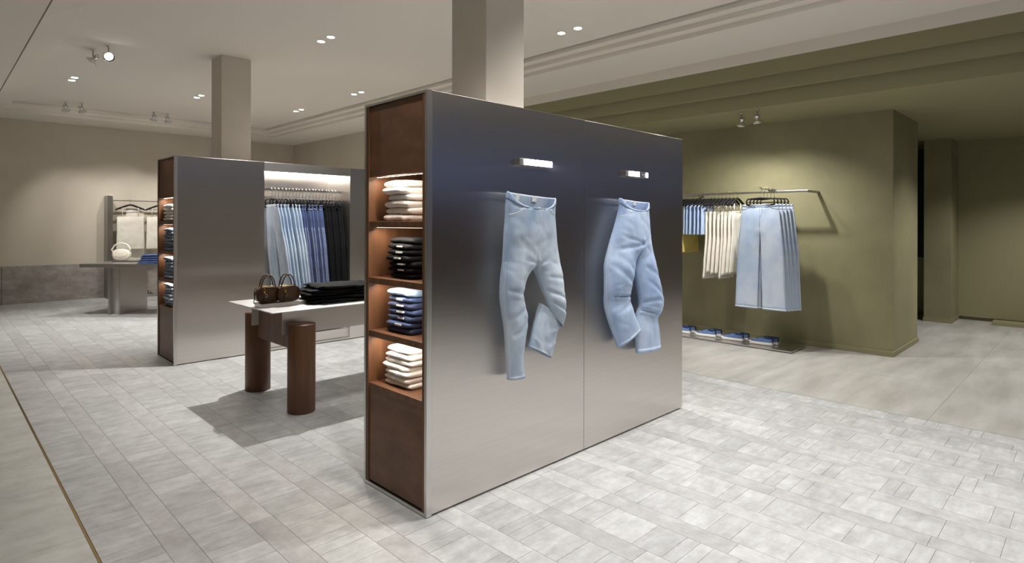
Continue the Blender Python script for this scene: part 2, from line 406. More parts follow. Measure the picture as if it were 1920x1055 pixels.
def stack(xc, yc, z0, n, htot, hx, hy, m, what, where, group, seed, tags=False, lastm=None, jit=.012, cat='folded jeans', name='folded_jeans', layers=1):
    r = random.Random(seed); h = htot/n
    for i in range(n):
        o_ = 'lowest' if i == 0 else 'topmost' if i == n-1 else ORD[i]
        lab = (f'{o_} {what} of the stack, {where}' if o_ in ('lowest', 'topmost') else f'{o_} {what} from the bottom, {where}')
        mm = lastm if (lastm and i == n-1) else m if isinstance(m, str) else m[i % len(m)]
        sc = 1-.03*i/n
        folded(name, (xc+r.uniform(-jit, jit), yc+r.uniform(-jit, jit), z0+i*h-.0005), hx*sc, hy*sc, h*1.03, mm, lab, group, r.uniform(-.05, .05), seed+i, tags and 0 < i < n-1, layers, cat)
stack(2.07, 2.885, 1.555, 6, .235, .15, .118, 'cotton_white', 'folded white jeans', 'top niche beside the pinned jeans', 'white stack in the top niche', 11)
stack(2.07, 2.86, 1.225, 7, .235, .15, .122, 'denim_black', 'folded black jeans', 'second niche beside the pinned jeans', 'black stack in the second niche', 22, True)
stack(2.07, 2.865, .912, 7, .25, .15, .12, ('denim_dark', 'denim_blue'), 'folded dark blue jeans', 'third niche beside the pinned jeans', 'blue stack in the third niche', 33, True, 'denim_mid')
stack(2.07, 2.885, .603, 7, .225, .15, .122, 'cotton_white', 'folded white jeans', 'bottom niche beside the pinned jeans', 'white stack in the bottom niche', 44)
for k_, (z, m, n, wt, ht, wh) in enumerate(((1.555, 'cotton_white', 5, 'folded white jeans', .19, 'top'), (1.225, ('denim_steel', 'denim_mid'), 7, 'folded grey blue jeans', .25, 'second'),
                          (.912, ('denim_mid', 'denim_steel'), 6, 'folded faded blue jeans', .24, 'third'), (.603, ('denim_steel', 'denim_mid', 'denim_light'), 7, 'folded mixed blue jeans', .25, 'bottom'))):
    stack(2.07, 7.40 if k_ else 7.43, z, n, ht, .15, .155 if k_ else .18, m, wt, f'{wh} niche of the recessed display wall', f'stack in the {wh} niche of the recessed wall', 60+k_*11)
# ------------------------------------------------------------------ cloth lofts
def cr(p, t):
    n = len(p)-1; s = t*n; i = min(int(s), n-1); f = s-i
    a = p[max(i-1, 0)]; b = p[i]; c = p[i+1]; d = p[min(i+2, n)]
    return [.5*((2*b[k])+(-a[k]+c[k])*f+(2*a[k]-5*b[k]+4*c[k]-d[k])*f*f+(-a[k]+3*b[k]-3*c[k]+d[k])*f**3) for k in range(len(b))]
class Loft:
    """flattened cloth tube; rows = (Lx, Lz, Rx, Rz, depth, y) ; front is -y"""
    def __init__(s, rows, amp=.006, seed=0, dip=0, ex=.85, fr=(7, 11), twist=1):
        s.r = rows; s.amp = amp; s.seed = seed; s.dip = dip; s.ex = ex; s.fr = fr
    def pt(s, t, a, off=0):
        lx, lz, rx, rz, d, y = cr(s.r, max(0, min(1, t)))
        mx, mz, hx, hz = (lx+rx)/2, (lz+rz)/2, (rx-lx)/2, (rz-lz)/2
        ca, sa = math.cos(a), math.sin(a)
        c = math.copysign(abs(ca)**s.ex, ca); q = math.copysign(abs(sa)**s.ex, sa)
        x = mx+c*hx; z = mz+c*hz
        w1 = noise.noise(Vector((x*s.fr[0]+s.seed*5.3, z*s.fr[1], s.seed*2.1)))
        w2 = noise.noise(Vector((x*s.fr[0]*2.7+z*9, z*s.fr[1]*2.2-x*12, s.seed*4.4)))
        w3 = noise.noise(Vector((x*s.fr[0]*.9+z*s.fr[1]*.55+s.seed, z*s.fr[1]*.95-x*4, s.seed*9.1)))
        dd = s.amp*(w1*1.4+w2*.7-(1-min(1, abs(w3)*3.2))**2*1.3)
        yy = y+q*(d+off) + (dd*abs(sa) if sa > 0 else dd*1.3*abs(sa))
        if s.dip and t < .24 and sa < 0: z -= s.dip*(-sa)**1.5*(1-abs(ca)**3)*(1-t/.24)
        return Vector((x, yy, z))
    def surf(s, t, u, off=.002):
        """point on the front surface, u -1 (left) .. 1 (right)"""
        a = -math.acos(max(-1, min(1, math.copysign(abs(u)**(1/s.ex), u))))
        return s.pt(t, a, off)
    def mesh(s, mb, nr=30, ns=28, t0=0, t1=1, cap=False, off=0):
        R = [[s.pt(t0+(t1-t0)*i/nr, 2*PI*j/ns, off) for j in range(ns)] for i in range(nr+1)]
        mb.rings(R, cap); return mb
    def line(s, mb, uv, r=.0016, n=14, off=.0015):
        P = []
        for i in range(len(uv)-1):
            for q in range(n):
                f = q/n; P.append(s.surf(uv[i][0]*(1-f)+uv[i+1][0]*f, uv[i][1]*(1-f)+uv[i+1][1]*f, off))
        P.append(s.surf(*uv[-1], off)); mb.tube(P, r, 5); return mb
def rows(r, dep, y): return [(*q, d, yy) for q, d, yy in zip(r, dep, y)]
def deps(n, a, b, c=None): return [a+(b-a)*i/(n-1) for i in range(n)]
def smooth(t): t = max(0, min(1, t)); return t*t*(3-2*t)
class Pants:
    """one continuous trouser surface: hip rows end at the crotch row, where the ring splits into two legs; front is -y"""
    def __init__(s, hip, crotch, left, right, amp=.004, seed=0, dip=0, creases=(), fr=(9, 7), m=20):
        s.h = hip; a = hip[-1]; s.fc = (crotch[0]-a[0])/(a[2]-a[0]); crotch = (crotch[0], a[1]+(a[3]-a[1])*s.fc); s.amp = amp; s.seed = seed; s.dip = dip; s.cr = creases; s.fr = fr; s.m = m
        s.leg = [[(a[0], a[1], crotch[0], crotch[1], a[4], a[5])]+left, [(crotch[0], crotch[1], a[2], a[3], a[4], a[5])]+right]
        s.cz = crotch[1]; s.lastD = a[4]
    def prof(s, w): return max(0, 1-abs(w)**2.5)**.5
    def disp(s, x, z):
        q = s.seed*5.3
        w1 = noise.noise(Vector((x*s.fr[0]+q, z*s.fr[1], q*.4)))
        w2 = noise.noise(Vector((x*s.fr[0]*2.3+z*6, z*s.fr[1]*2.4-x*9, q)))
        w3 = noise.noise(Vector((x*5+z*7+q, z*8-x*5, q*1.7)))
        d = s.amp*(w1*1.3+w2*.55+(1-min(1, abs(w3)*3))**2*.9)
        for x0, z0, x1, z1, wd, dp in s.cr:
            ex, ez = x1-x0, z1-z0; L2 = ex*ex+ez*ez
            t = max(0, min(1, ((x-x0)*ex+(z-z0)*ez)/L2)); r2 = (x-x0-t*ex)**2+(z-z0-t*ez)**2
            if r2 < wd*wd*9: d += 1.5*dp*(math.exp(-r2/(wd*wd))-.45*math.exp(-r2/(wd*wd*5)))*(1-.5*t)
        return d
    def at(s, row, w, side, d, off, wk=None, kk=1):
        lx, lz, rx, rz, D, y = row; g = (w+1)/2
        x = lx+(rx-lx)*g; z = lz+(rz-lz)*g
        k_ = 1-abs(w)**10 if wk is None else (1-kk)*(1-abs(wk)**10)+kk*(1-abs(w)**10)
        return Vector((x, y+side*(d+off*(1 if abs(w) < .999 else 0))+(s.disp(x, z) if side < 0 else s.disp(x, z)*.4)*k_, z))
    def hp(s, t, w, side=-1, off=0):
        row = cr(s.h, max(0, min(1, t))); p = s.at(row, w, side, row[4]*s.prof(w), off)
        if s.dip and t < .24 and side < 0: p.z -= s.dip*(1-abs(w)**3)*(1-t/.24)
        return p
    def lp(s, i, t, w, side=-1, off=0):
        row = cr(s.leg[i], max(0, min(1, t))); g = (w+1)/2
        fr = g*s.fc if i == 0 else s.fc+g*(1-s.fc)
        k_ = smooth(t/.2); d = (1-k_)*s.lastD*s.prof(2*fr-1)+k_*row[4]*s.prof(w)
        return s.at(row, w, side, d, off, 2*fr-1, k_)
    def cols(s): return [(1-math.cos(PI*j/s.m))/2 for j in range(s.m+1)]
    def hring(s, t, off=0):
        c = s.cols(); F = [2*s.fc*g-1 for g in c]+[2*(s.fc+(1-s.fc)*g)-1 for g in c[1:]]
        return [s.hp(t, w, -1, off) for w in F]+[s.hp(t, w, 1, off) for w in F[-2:0:-1]]
    def lring(s, i, t, off=0):
        c = [2*g-1 for g in s.cols()]
        return [s.lp(i, t, w, -1, off) for w in c]+[s.lp(i, t, w, 1, off) for w in c[::-1]]
    def mesh(s, nh=26, nl=60, capleg=None):
        mb = MB(); mb.rings([s.hring(i/nh) for i in range(nh+1)], False)
        for i in (0, 1): mb.rings([s.lring(i, j/nl) for j in range(nl+1)], False)
        me = bpy.data.meshes.new('trouser_cloth'); me.from_pydata([tuple(v) for v in mb.v], [], mb.f)
        bm = bmesh.new(); bm.from_mesh(me); bmesh.ops.remove_doubles(bm, verts=bm.verts, dist=2e-5)
        bmesh.ops.dissolve_degenerate(bm, edges=bm.edges, dist=1e-6)
        bmesh.ops.recalc_face_normals(bm, faces=bm.faces)
        for f in bm.faces: f.smooth = True
        bm.to_mesh(me); bm.free(); return me
    def line(s, mb, where, uv, r=.0008, n=12, off=.0012):
        P = []; fn = (lambda t, w: s.hp(t, w, -1, off)) if where < 0 else (lambda t, w: s.lp(where, t, w, -1, off))
        for i in range(len(uv)-1):
            for q in range(n):
                f = q/n; P.append(fn(uv[i][0]*(1-f)+uv[i+1][0]*f, uv[i][1]*(1-f)+uv[i+1][1]*f))
        P.append(fn(*uv[-1])); mb.tube(P, r, 4); return mb
def dress_pants(t, P, m, rot=None, fine=True, stitch='stitch', hems=(0, 1), r=.0013):
    """waistband, rim, pockets, seams, hems and loops on a Pants surface"""
    k_ = 1 if fine else 2
    obj('waistband', MB().rings([P.hring(tt, .0042) for tt in (0, .04, .08, .12)], False), m, t, solid=.003, rot=rot)
    ring = P.hring(0, .002); obj('waist_edge', MB().tube(ring+[ring[0]], .002 if fine else .0016, 5, False), stitch, t, rot=rot)
    st = MB(); n = 12 if fine else 5; c = 2*P.fc-1
    P.line(st, -1, [(.125, -.97), (.125, .97)], r*1.3, 40 if fine else 12)
    P.line(st, -1, [(.14, c), (.98, c)], r, 20 if fine else 6); P.line(st, -1, [(.14, c+.14), (.55, c+.14), (.68, c+.02)], r, n)
    for sg in (-1, 1):
        for dt in ((0, .025) if fine else (0,)):
            P.line(st, -1, [(.15+dt, sg*(.48-dt)), (.24+dt, sg*(.53-dt)), (.31+dt, sg*(.66-dt)), (.35+dt, sg*.80), (.365+dt, sg*.97)], r*(1.6 if dt == 0 else 1), n)
    for i in (0, 1):
        o_ = -1 if i == 0 else 1
        P.line(st, i, [(0, o_*.93), (.98, o_*.93)], r, 50 if fine else 14)
        if fine: P.line(st, i, [(0, o_*.985), (.98, o_*.985)], r, 50); P.line(st, i, [(.02, -o_*.94), (.98, -o_*.94)], r*.8, 50)
        if i in hems:
            P.line(st, i, [(.965, -.99), (.965, .99)], r, 24 if fine else 8)
            obj('hem', MB().rings([P.lring(i, tt, .002) for tt in (.968, .984, 1)], False), m, t, solid=.003, rot=rot)
    obj('stitching', st, stitch, t, rot=rot)
    if fine:
        for w in (-.84, -.40, c+.30, .84):
            a = [P.hp(tt, w, -1, .006) for tt in (.0, .04, .08, .13)]
            obj('belt_loop', MB().tube(a, .0042, 6), m, t, rot=rot)
        p = P.hp(.065, c+.07, -1, .004)
        obj('button', MB().lathe([(.001, -.002), (.0075, -.002), (.0075, .002), (.001, .003)], 12), 'chrome', t, loc=p, rot=(PI/2, 0, 0))
        for w in (-.42, .30):
            q = [P.hp(tt, w+dw, 1, -.005) for tt in (.01, .11) for dw in (-.09, .09)]
            obj('inner_label', MB().add([q[0], q[1], q[3], q[2]], [(0, 1, 2, 3)]), 'label_white', t, solid=.002)
        for sg in (-1, 1):
            q = [[P.hp(tt, sg*w, -1, -.0005+.001) for w in ws] for tt, ws in ((.15, (.52, .66, .8, .95)), (.22, (.56, .68, .81, .95)), (.29, (.66, .74, .84, .95)))]
            obj('pocket_bag', MB().rings(q, False, False), 'denim_steel', t, solid=.0015)
YP = 2.425
def pinned_jeans(label, m, P, extra=None, hems=(0, 1)):
    t = thing('jeans', label, 'jeans', (0, 0, 0), 0, 'jeans pinned on the steel display wall')
    obj('trouser_cloth', P.mesh(30, 70), m, t, solid=.003)
    dress_pants(t, P, m, None, True, 'stitch', hems)
    if extra:
        obj('folded_shin', extra.mesh(MB(), 44, 40), m, t, solid=.003)
        obj('hem', extra.mesh(MB(), 3, 40, .955, 1, off=.002), m, t, solid=.003)
        st = MB()
        for u in (-.9, .9): extra.line(st, [(.05, u), (.98, u)], .0009, 40)
        extra.line(st, [(.95, -.97), (.95, .97)], .0009, 30); obj('stitching', st, 'stitch', t)
    return t
j1h = [(2.371, 1.727, 2.779, 1.700), (2.358, 1.647, 2.777, 1.639), (2.356, 1.583, 2.775, 1.586), (2.346, 1.494, 2.785, 1.486), (2.342, 1.433, 2.795, 1.413), (2.334, 1.364, 2.811, 1.339), (2.33, 1.297, 2.827, 1.265)]
j1l = [(2.342, 1.442, 2.591, 1.38), (2.334, 1.339, 2.577, 1.31), (2.326, 1.261, 2.536, 1.252), (2.32, 1.176, 2.504, 1.181), (2.32, 1.11, 2.493, 1.113), (2.335, 1.02, 2.516, 1.035), (2.352, 0.927, 2.528, 0.967), (2.365, 0.821, 2.51, 0.872), (2.374, 0.728, 2.492, 0.761), (2.378, 0.647, 2.506, 0.639)]
j1r = [(2.572, 1.38, 2.795, 1.423), (2.591, 1.293, 2.821, 1.312), (2.615, 1.231, 2.837, 1.221), (2.649, 1.157, 2.845, 1.119), (2.678, 1.09, 2.848, 1.041), (2.707, 1.035, 2.848, 0.967), (2.737, 0.979, 2.838, 0.895)]
j1k = [(2.654, 1.06, 2.838, 0.942), (2.644, 1.028, 2.833, 0.899), (2.607, 0.955, 2.797, 0.866), (2.579, 0.885, 2.772, 0.793), (2.547, 0.81, 2.738, 0.716)]
j2h = [(3.485, 1.722, 3.839, 1.700), (3.472, 1.645, 3.839, 1.643), (3.45, 1.584, 3.839, 1.591), (3.418, 1.521, 3.854, 1.499), (3.381, 1.45, 3.869, 1.411), (3.344, 1.377, 3.892, 1.346)]
j2l = [(3.381, 1.45, 3.726, 1.441), (3.338, 1.363, 3.705, 1.375), (3.307, 1.276, 3.664, 1.291), (3.293, 1.175, 3.63, 1.188), (3.29, 1.084, 3.596, 1.09), (3.302, 0.998, 3.597, 1.009), (3.333, 0.907, 3.631, 0.921), (3.383, 0.809, 3.679, 0.842), (3.46, 0.676, 3.728, 0.774)]
j2r = [(3.712, 1.461, 3.869, 1.419), (3.698, 1.375, 3.899, 1.329), (3.671, 1.286, 3.929, 1.255), (3.657, 1.209, 3.968, 1.139), (3.678, 1.103, 3.998, 1.031), (3.706, 0.999, 4.018, 0.931), (3.714, 0.936, 3.999, 0.867), (3.693, 0.868, 3.973, 0.821), (3.686, 0.759, 3.984, 0.721), (3.694, 0.595, 4.008, 0.591)]
def lr_(r, dep, y): return [(*q, d, yy) for q, d, yy in zip(r, dep, y)]
H1 = lr_(j1h[:5]+[(2.333, 1.325, 2.822, 1.300)], [.040, .047, .050, .052, .051, .048], [YP]*6)
C1 = [(2.575, 1.31, 2.40, 1.36, .012, .006), (2.60, 1.30, 2.80, 1.38, .012, .006), (2.57, 1.34, 2.43, 1.46, .012, .005), (2.60, 1.34, 2.76, 1.47, .011, .005),
      (2.50, 1.13, 2.36, 1.16, .016, .007), (2.52, 1.05, 2.37, 1.00, .018, .008), (2.52, .97, 2.40, .90, .018, .006), (2.83, 1.08, 2.66, 1.14, .014, .008), (2.84, 1.00, 2.70, 1.07, .013, .010), (2.82, 1.20, 2.68, 1.22, .014, .005), (2.44, 1.35, 2.40, 1.00, .035, -.010), (2.44, .95, 2.44, .68, .03, -.006)]
P1 = Pants(H1, (2.583, 1.306), lr_(j1l[2:], [.048, .046, .044, .042, .04, .038, .036, .032], [YP]*8),
           lr_(j1r[2:], [.047, .045, .04, .036, .022], [YP-.004, YP-.012, YP-.022, YP-.022, YP-.012]), .0028, 1, .085, C1)
shin = Loft(rows(j1k, [.022, .036, .040, .038, .034], [YP+.014, YP+.012, YP+.006, YP, YP]), .006, 4, 0, .85, (12, 8))
pinned_jeans('pale washed straight jeans pinned on the steel wall with one leg kicked up', 'denim_light', P1, shin, (0,))
H2 = lr_(j2h[:5]+[(3.352, 1.392, 3.886, 1.362)], [.040, .046, .050, .052, .052, .050], [YP]*6)
C2 = [(3.71, 1.40, 3.46, 1.46, .013, .007), (3.71, 1.39, 3.40, 1.36, .016, .008), (3.73, 1.40, 3.85, 1.48, .011, .006), (3.60, 1.12, 3.34, 1.26, .020, .010), (3.62, 1.20, 3.40, 1.33, .018, .006),
      (3.58, 1.025, 3.37, 1.045, .010, .020), (3.40, 1.03, 3.40, 1.10, .012, -.010), (3.58, .98, 3.42, .92, .018, .008), (3.70, .92, 3.95, .86, .012, .016), (3.70, .97, 3.93, .98, .016, .009), (3.98, 1.0, 3.78, 1.12, .018, .009), (3.95, 1.14, 3.76, 1.22, .018, .007), (3.84, .84, 3.86, .62, .016, .007), (3.52, 1.3, 3.44, 1.1, .05, -.010), (3.84, 1.25, 3.86, 1.0, .045, -.008)]
P2 = Pants(H2, (3.716, 1.379), lr_(j2l[2:], [.052, .050, .044, .038, .046, .044, .036], [YP-.002, YP-.010, YP-.012, YP+.002, YP, YP, YP]),
           lr_(j2r[2:], [.05, .05, .05, .05, .046, .038, .042, .036], [YP, YP-.004, YP-.012, YP-.014, YP-.008, YP+.004, YP, YP]), .0032, 2, .075, C2)
pinned_jeans('sky blue wide-leg jeans pinned on the steel wall with bent knees', 'denim_sky', P2)
# steel bars above the pinned jeans, violet glow set into their front faces
for i, (x0, x1, zc, lit, lab) in enumerate(((2.50, 2.785, 1.912, ((.04, .285),), 'steel bar with a glowing violet-white face above the pale pinned jeans'),
                               (3.59, 3.89, 1.908, ((.05, .175), (.272, .29)), 'steel bar with a half-glowing violet face above the sky blue pinned jeans'))):
    t = thing('steel_bar', lab, 'light bar', (x0, AY0, zc))
    L_ = x1-x0
    obj('casing', MB().box(0, L_, -.05, 0, -.02, .02), 'steel_trim', t, .002)
    obj('end_cap', MB().box(-.004, .0, -.05, 0, -.02, .02), 'steel_dark', t)
    for a, b in lit:
        obj('glow_face', MB().box(a, b, -.054, -.05, -.017, .017), 'violet_glow', t)
    obj('screw', MB().lathe([(.001, 0), (.003, 0), (.003, .002)], 8, (0, 0, 0)), 'steel_dark', t, loc=(.07 if i == 0 else .22, -.0555 if i == 0 else -.051, .0), rot=(PI/2, 0, 0))
# ------------------------------------------------------------------ wooden-legged table
TZ = .833
TB = thing('display_table', 'steel-topped table on round dark wooden legs before the recessed display wall', 'table', (2.19, 5.10, 0))
def tb(x0, x1, y0, y1, z0, z1): return MB().box(x0-2.19, x1-2.19, y0-5.10, y1-5.10, z0, z1)
obj('tabletop', tb(1.935, 3.95, 4.63, 5.58, TZ-.008, TZ), 'steel_top', TB, .001)
for yy in (4.785, 5.425): obj('apron', tb(2.085, 3.80, yy-.004, yy+.004, .617, TZ-.008), 'steel', TB)
for xc in (2.19, 3.68):
    for yc in (4.656, 5.55):
        leg = MB().lathe([(.107, 0), (.11, .004), (.11, .714), (.107, .718)], 40, (xc-2.19, yc-5.10, 0)); obj('leg', leg, 'wood', TB)
    cb_ = tb(xc-.045, xc+.045, 4.70, 5.51, .50, .614)
    for q0, q1, zt in ((4.70, 4.779, .70), (4.791, 5.419, .822), (5.431, 5.51, .70)): cb_.box(xc-.045-2.19, xc+.045-2.19, q0-5.1, q1-5.1, .6142, zt)
    obj('crossbar', cb_, 'wood', TB)
tr = thing('display_tray', 'low steel riser tray under the two brown handbags', 'tray', (2.18, 5.03, TZ))
obj('tray_body', MB().box(-.19, .19, -.085, .085, 0, .032), 'steel_trim', tr, .002)
obj('tray_end', MB().box(-.192, -.19, -.083, .083, .002, .03), 'steel_trim', tr)
def handbag(loc, rz, label):
    t = thing('handbag', label, 'handbag', loc, rz, 'brown handbags on the wooden-legged table')
    b = MB(); R = []
    n = 16
    for i in range(n+1):
        q = -1+2*i/n; e = max(.05, 1-abs(q)**6)**.5; ring = []
        for j in range(28):
            a = 2*PI*j/28; ca, sa = math.cos(a), math.sin(a)
            ring.append((math.copysign(abs(ca)**.55, ca)*.096*(.88+.12*e), q*.046, .068+math.copysign(abs(sa)**.6, sa)*.066*(.9+.1*e)))
        R.append(ring)
    b.rings(R); obj('bag_body', b, 'leather_brown', t)
    for yy in (-.045, .045):
        pp = MB(); pp.tube([(math.copysign(abs(math.cos(2*PI*j/28))**.55, math.cos(2*PI*j/28))*.094, yy, .068+math.copysign(abs(math.sin(2*PI*j/28))**.6, math.sin(2*PI*j/28))*.064) for j in range(29)], .0032, 6, False)
        obj('piping', pp, 'leather_brown', t)
        h = MB(); h.tube([(.058*math.cos(a), yy*.55-(.012 if yy < 0 else -.0)*math.sin(a), .105+.128*math.sin(a)) for a in [PI*j/16 for j in range(17)]], .0052, 8)
        obj('handle', h, 'leather_brown', t)
    obj('zip', MB().tube([(-.09, 0, .128), (-.06, 0, .136), (.06, 0, .136), (.09, 0, .128)], .003, 6), 'gold', t)
    pl = obj('padlock', MB().box(-.047, -.03, -.062, -.052, .083, .102), 'gold', t, .002)
    obj('shackle', MB().tube([(-.044, -.057, .1), (-.044, -.054, .118), (-.0385, -.053, .124), (-.033, -.054, .118), (-.033, -.057, .1)], .0018, 6), 'gold', pl)
    obj('charm_strap', MB().tube([(-.038, -.054, .086), (-.034, -.056, .06), (-.04, -.055, .04), (-.046, -.058, .01), (-.05, -.062, -.012)], .0032, 6), 'leather_brown', t)
    obj('emblem', MB().tube([(-.025+.012*math.cos(2*PI*j/16), -.0495, .062+.012*math.sin(2*PI*j/16)) for j in range(17)], .0018, 5, False), 'chrome', t)
    obj('shoulder_strap', MB().tube([(-.094, 0, .11), (-.104, -.01, .085), (-.112, -.024, .045), (-.12, -.04, .006), (-.112, -.05, .003)], .004, 6), 'leather_brown', t)
    return t
handbag((2.068, 5.045, TZ+.0315), -.1, 'brown leather handbag with a gold padlock, at the tray end away from the black jeans')
handbag((2.222, 5.012, TZ+.0315), .03, 'brown leather handbag with a gold padlock, beside the black jeans pile')
r = random.Random(3)
for i in range(5):
    o_ = 'lowest' if i == 0 else 'topmost' if i == 4 else ORD[i]
    lab = f'{o_} folded black jeans of the pile on the steel tabletop' if o_ in ('lowest', 'topmost') else f'{o_} folded black jeans from the bottom, pile on the steel tabletop'
    folded('folded_jeans', (2.68+r.uniform(-.03, .03), 5.0+r.uniform(-.02, .02), TZ+i*.031), .30-.008*i, .17, .034, 'denim_black', lab, 'black jeans pile on the table', r.uniform(-.16, .16), i, False, 1, mess=.016)
# ------------------------------------------------------------------ hanging garments
def hook(mb_parent, z0=0, top=.10):
    P = [(0, 0, z0)]+[(0, 0, z0+top*.45)]+[(.018*math.sin(a)*1.0, 0, z0+top*.68-.02*math.cos(a)) for a in [PI*2*j/14*.72 for j in range(0, 14)]]
    return P
def clip_hanger(name, label, group):
    """hook over the rail at z=0; bar hangs below; bar runs along local y"""
    t = thing(name, label, 'hanger', (0, 0, 0), 0, group)
    P = [(0, 0, -.10), (0, 0, -.045)]+[(0, .016*math.sin(a), -.016*math.cos(a)-.004) for a in [PI*j/8 for j in range(0, 10)]]
    P = [(0, 0, -.11), (0, -.004, -.05), (0, -.016, -.03), (0, -.019, -.008), (0, -.012, .008), (0, 0, .0185), (0, .012, .015), (0, .019, .002)]
    obj('hook', MB().tube(P, .0028, 6), 'chrome', t)
    fr = MB().tube([(0, -.165, -.205), (0, -.17, -.15), (0, -.155, -.125), (0, 0, -.112), (0, .155, -.125), (0, .17, -.15), (0, .165, -.205)], .009, 8)
    obj('frame', fr, 'black_plastic', t)
    obj('bar', MB().tube([(0, -.165, -.165), (0, .165, -.165)], .004, 6), 'black_plastic', t)
    for s_ in (-1, 1): obj('clip', MB().box(-.01, .01, s_*.15-.018, s_*.15+.018, -.225, -.185), 'black_plastic', t)
    return t
def shoulder_hanger(name, label, group):
    t = thing(name, label, 'hanger', (0, 0, 0), 0, group)
    P = [(0, 0, -.09), (0, -.004, -.05), (0, -.016, -.03), (0, -.019, -.008), (0, -.012, .008), (0, 0, .0185), (0, .012, .015), (0, .019, .002)]
    obj('hook', MB().tube(P, .0028, 6), 'chrome', t)
    arm = MB().tube([(0, -.20, -.175), (0, -.18, -.158), (0, -.09, -.115), (0, -.03, -.088), (0, 0, -.083), (0, .03, -.088), (0, .09, -.115), (0, .18, -.158), (0, .20, -.175)], [.010, .014, .016, .015, .015, .015, .016, .014, .010], 8)
    obj('shoulder', arm, 'black_plastic', t)
    obj('bar', MB().tube([(0, -.18, -.16), (0, .18, -.16)], .004, 6), 'black_plastic', t)
    return t
def jeans_proto(name, label, group, m, hw, hip, hem, length, dep, gap, seed, dip=.02):
    """hanging jeans: local y is the width, x the thickness (front -x); waist top at z=0"""
    t = thing(name, label, 'jeans', (0, 0, 0), 0, group)
    H_ = [(-hw, 0, hw, 0, dep*.8, 0), (-hw*1.03, -.05, hw*1.03, -.05, dep*.9, 0), (-hip*.94, -.15, hip*.94, -.15, dep, 0), (-hip, -.29, hip, -.29, dep, 0)]
    side = []
    for i in (0, 1):
        a = [(-(hip*.5+hem), -length*.45, -gap*.5, -length*.45, dep, 0), (-(hip*.25+hem*1.5), -length*.72, -gap, -length*.72, dep*.95, 0), (-hem*2, -length, -gap*1.5, -length, dep*.85, 0)]
        side.append([(-q[2], q[1], -q[0], q[3], q[4], q[5]) for q in a] if i else a)
    P = Pants(H_, (0, -.30), side[0], side[1], min(.004, dep*.18), seed, dip, [(0, -.3, -hip*.7, -.24, .015, dep*.2), (0, -.3, hip*.7, -.24, .015, dep*.2), (-hip*.5, -.4, -hem, -length*.9, .02, -dep*.3), (hip*.5, -.4, hem, -length*.9, .02, -dep*.3)], m=9)
    rot = (0, 0, -PI/2)
    obj('trouser_cloth', P.mesh(8, 16), m, t, solid=.002, rot=rot)
    dress_pants(t, P, m, rot, False, {'denim_black': 'denim_black', 'denim_pale': 'denim_mid'}.get(m, 'stitch'), (0, 1), .0016)
    return t
# rail of jeans in the recess
GR = 'jeans hanging in the lit recess'
protoL = jeans_proto('jeans', '', GR, 'denim_light', .165, .21, .15, 1.19, .017, .012, 5)
protoB = jeans_proto('jeans', '', GR, 'denim_blue', .165, .20, .13, 1.08, .017, .01, 6)
protoK = jeans_proto('jeans', '', GR, 'denim_black', .165, .20, .125, 1.06, .017, .01, 7)
hang0 = clip_hanger('clip_hanger', '', 'clip hangers in the lit recess')
usedset = set()
def put(root, loc, rot, label, group=None):
    if root.name in usedset: return dup(root, loc, rot, label, group)
    usedset.add(root.name); root.location = loc; root.rotation_euler = rot; root['label'] = label
    if group: root['group'] = group
    return root
n = 20; x = 3.06; r = random.Random(8); cnt = {'pale blue': 0, 'dark blue': 0, 'black': 0}
for i in range(n):
    kind, pr_ = ('pale blue', protoL) if i < 7 else ('dark blue', protoB) if i < 14 else ('black', protoK)
    c = cnt[kind]; cnt[kind] += 1
    yj = 7.33+r.uniform(-.012, .012)
    tilt = -.115+.085*i/(n-1)
    put(hang0, (x, yj+.02, 1.955), (0, 0, r.uniform(-.05, .05)), f'black clip hanger of the {ORD[c]} {kind} jeans on the recess rail', None)
    put(pr_, (x, yj-.0, 1.765), (r.uniform(-.01, .01), tilt, r.uniform(-.05, .05)), f'{ORD[c]} {kind} jeans from the wide steel panel, hanging in the lit recess')
    x += .0455
# ------------------------------------------------------------------ green wall rail
gr = thing('clothes_rail', 'square steel wall rail on the green wall carrying dresses and jeans', 'clothes rail', (7.55, 2.55, 1.95))
obj('rail_bar', MB().box(-.012, .012, 0, 3.2, -.026, .0), 'steel_trim', gr, .002)
for yy in (.0, 1.55, 3.1): obj('wall_bracket', MB().box(.012, .41, yy, yy+.03, -.026, 0), 'steel_dark', gr)
hk = thing('faceout_hook', 'chrome face-out arm clamped on the green wall rail above wide jeans', 'hook', (7.55, 2.97, 1.952))
obj('clamp', MB().box(-.03, .03, -.045, .045, 0, .022), 'chrome', hk, .003)
obj('arm', MB().tube([(-.01, 0, .012), (-.36, 0, .012), (-.372, 0, .03)], .007, 8), 'chrome', hk)
protoW = jeans_proto('jeans', '', 'wide pale jeans on the green wall rail', 'denim_pale', .22, .255, .158, 1.27, .020, .020, 9, .03)
hangW = clip_hanger('clip_hanger', '', 'clip hangers on the face-out arm')
for i in range(5):
    xx = 7.22+i*.05; yy = 2.985-i*.022
    put(hangW, (xx, yy, 1.966), (0, 0, -.02), f'black clip hanger on the chrome arm, {ORD[i]} from the arm tip')
    put(protoW, (xx, yy, 1.775), (0, 0, -.03+.02*i), f'{ORD[i]} wide pale blue jeans from the tip of the chrome wall arm')
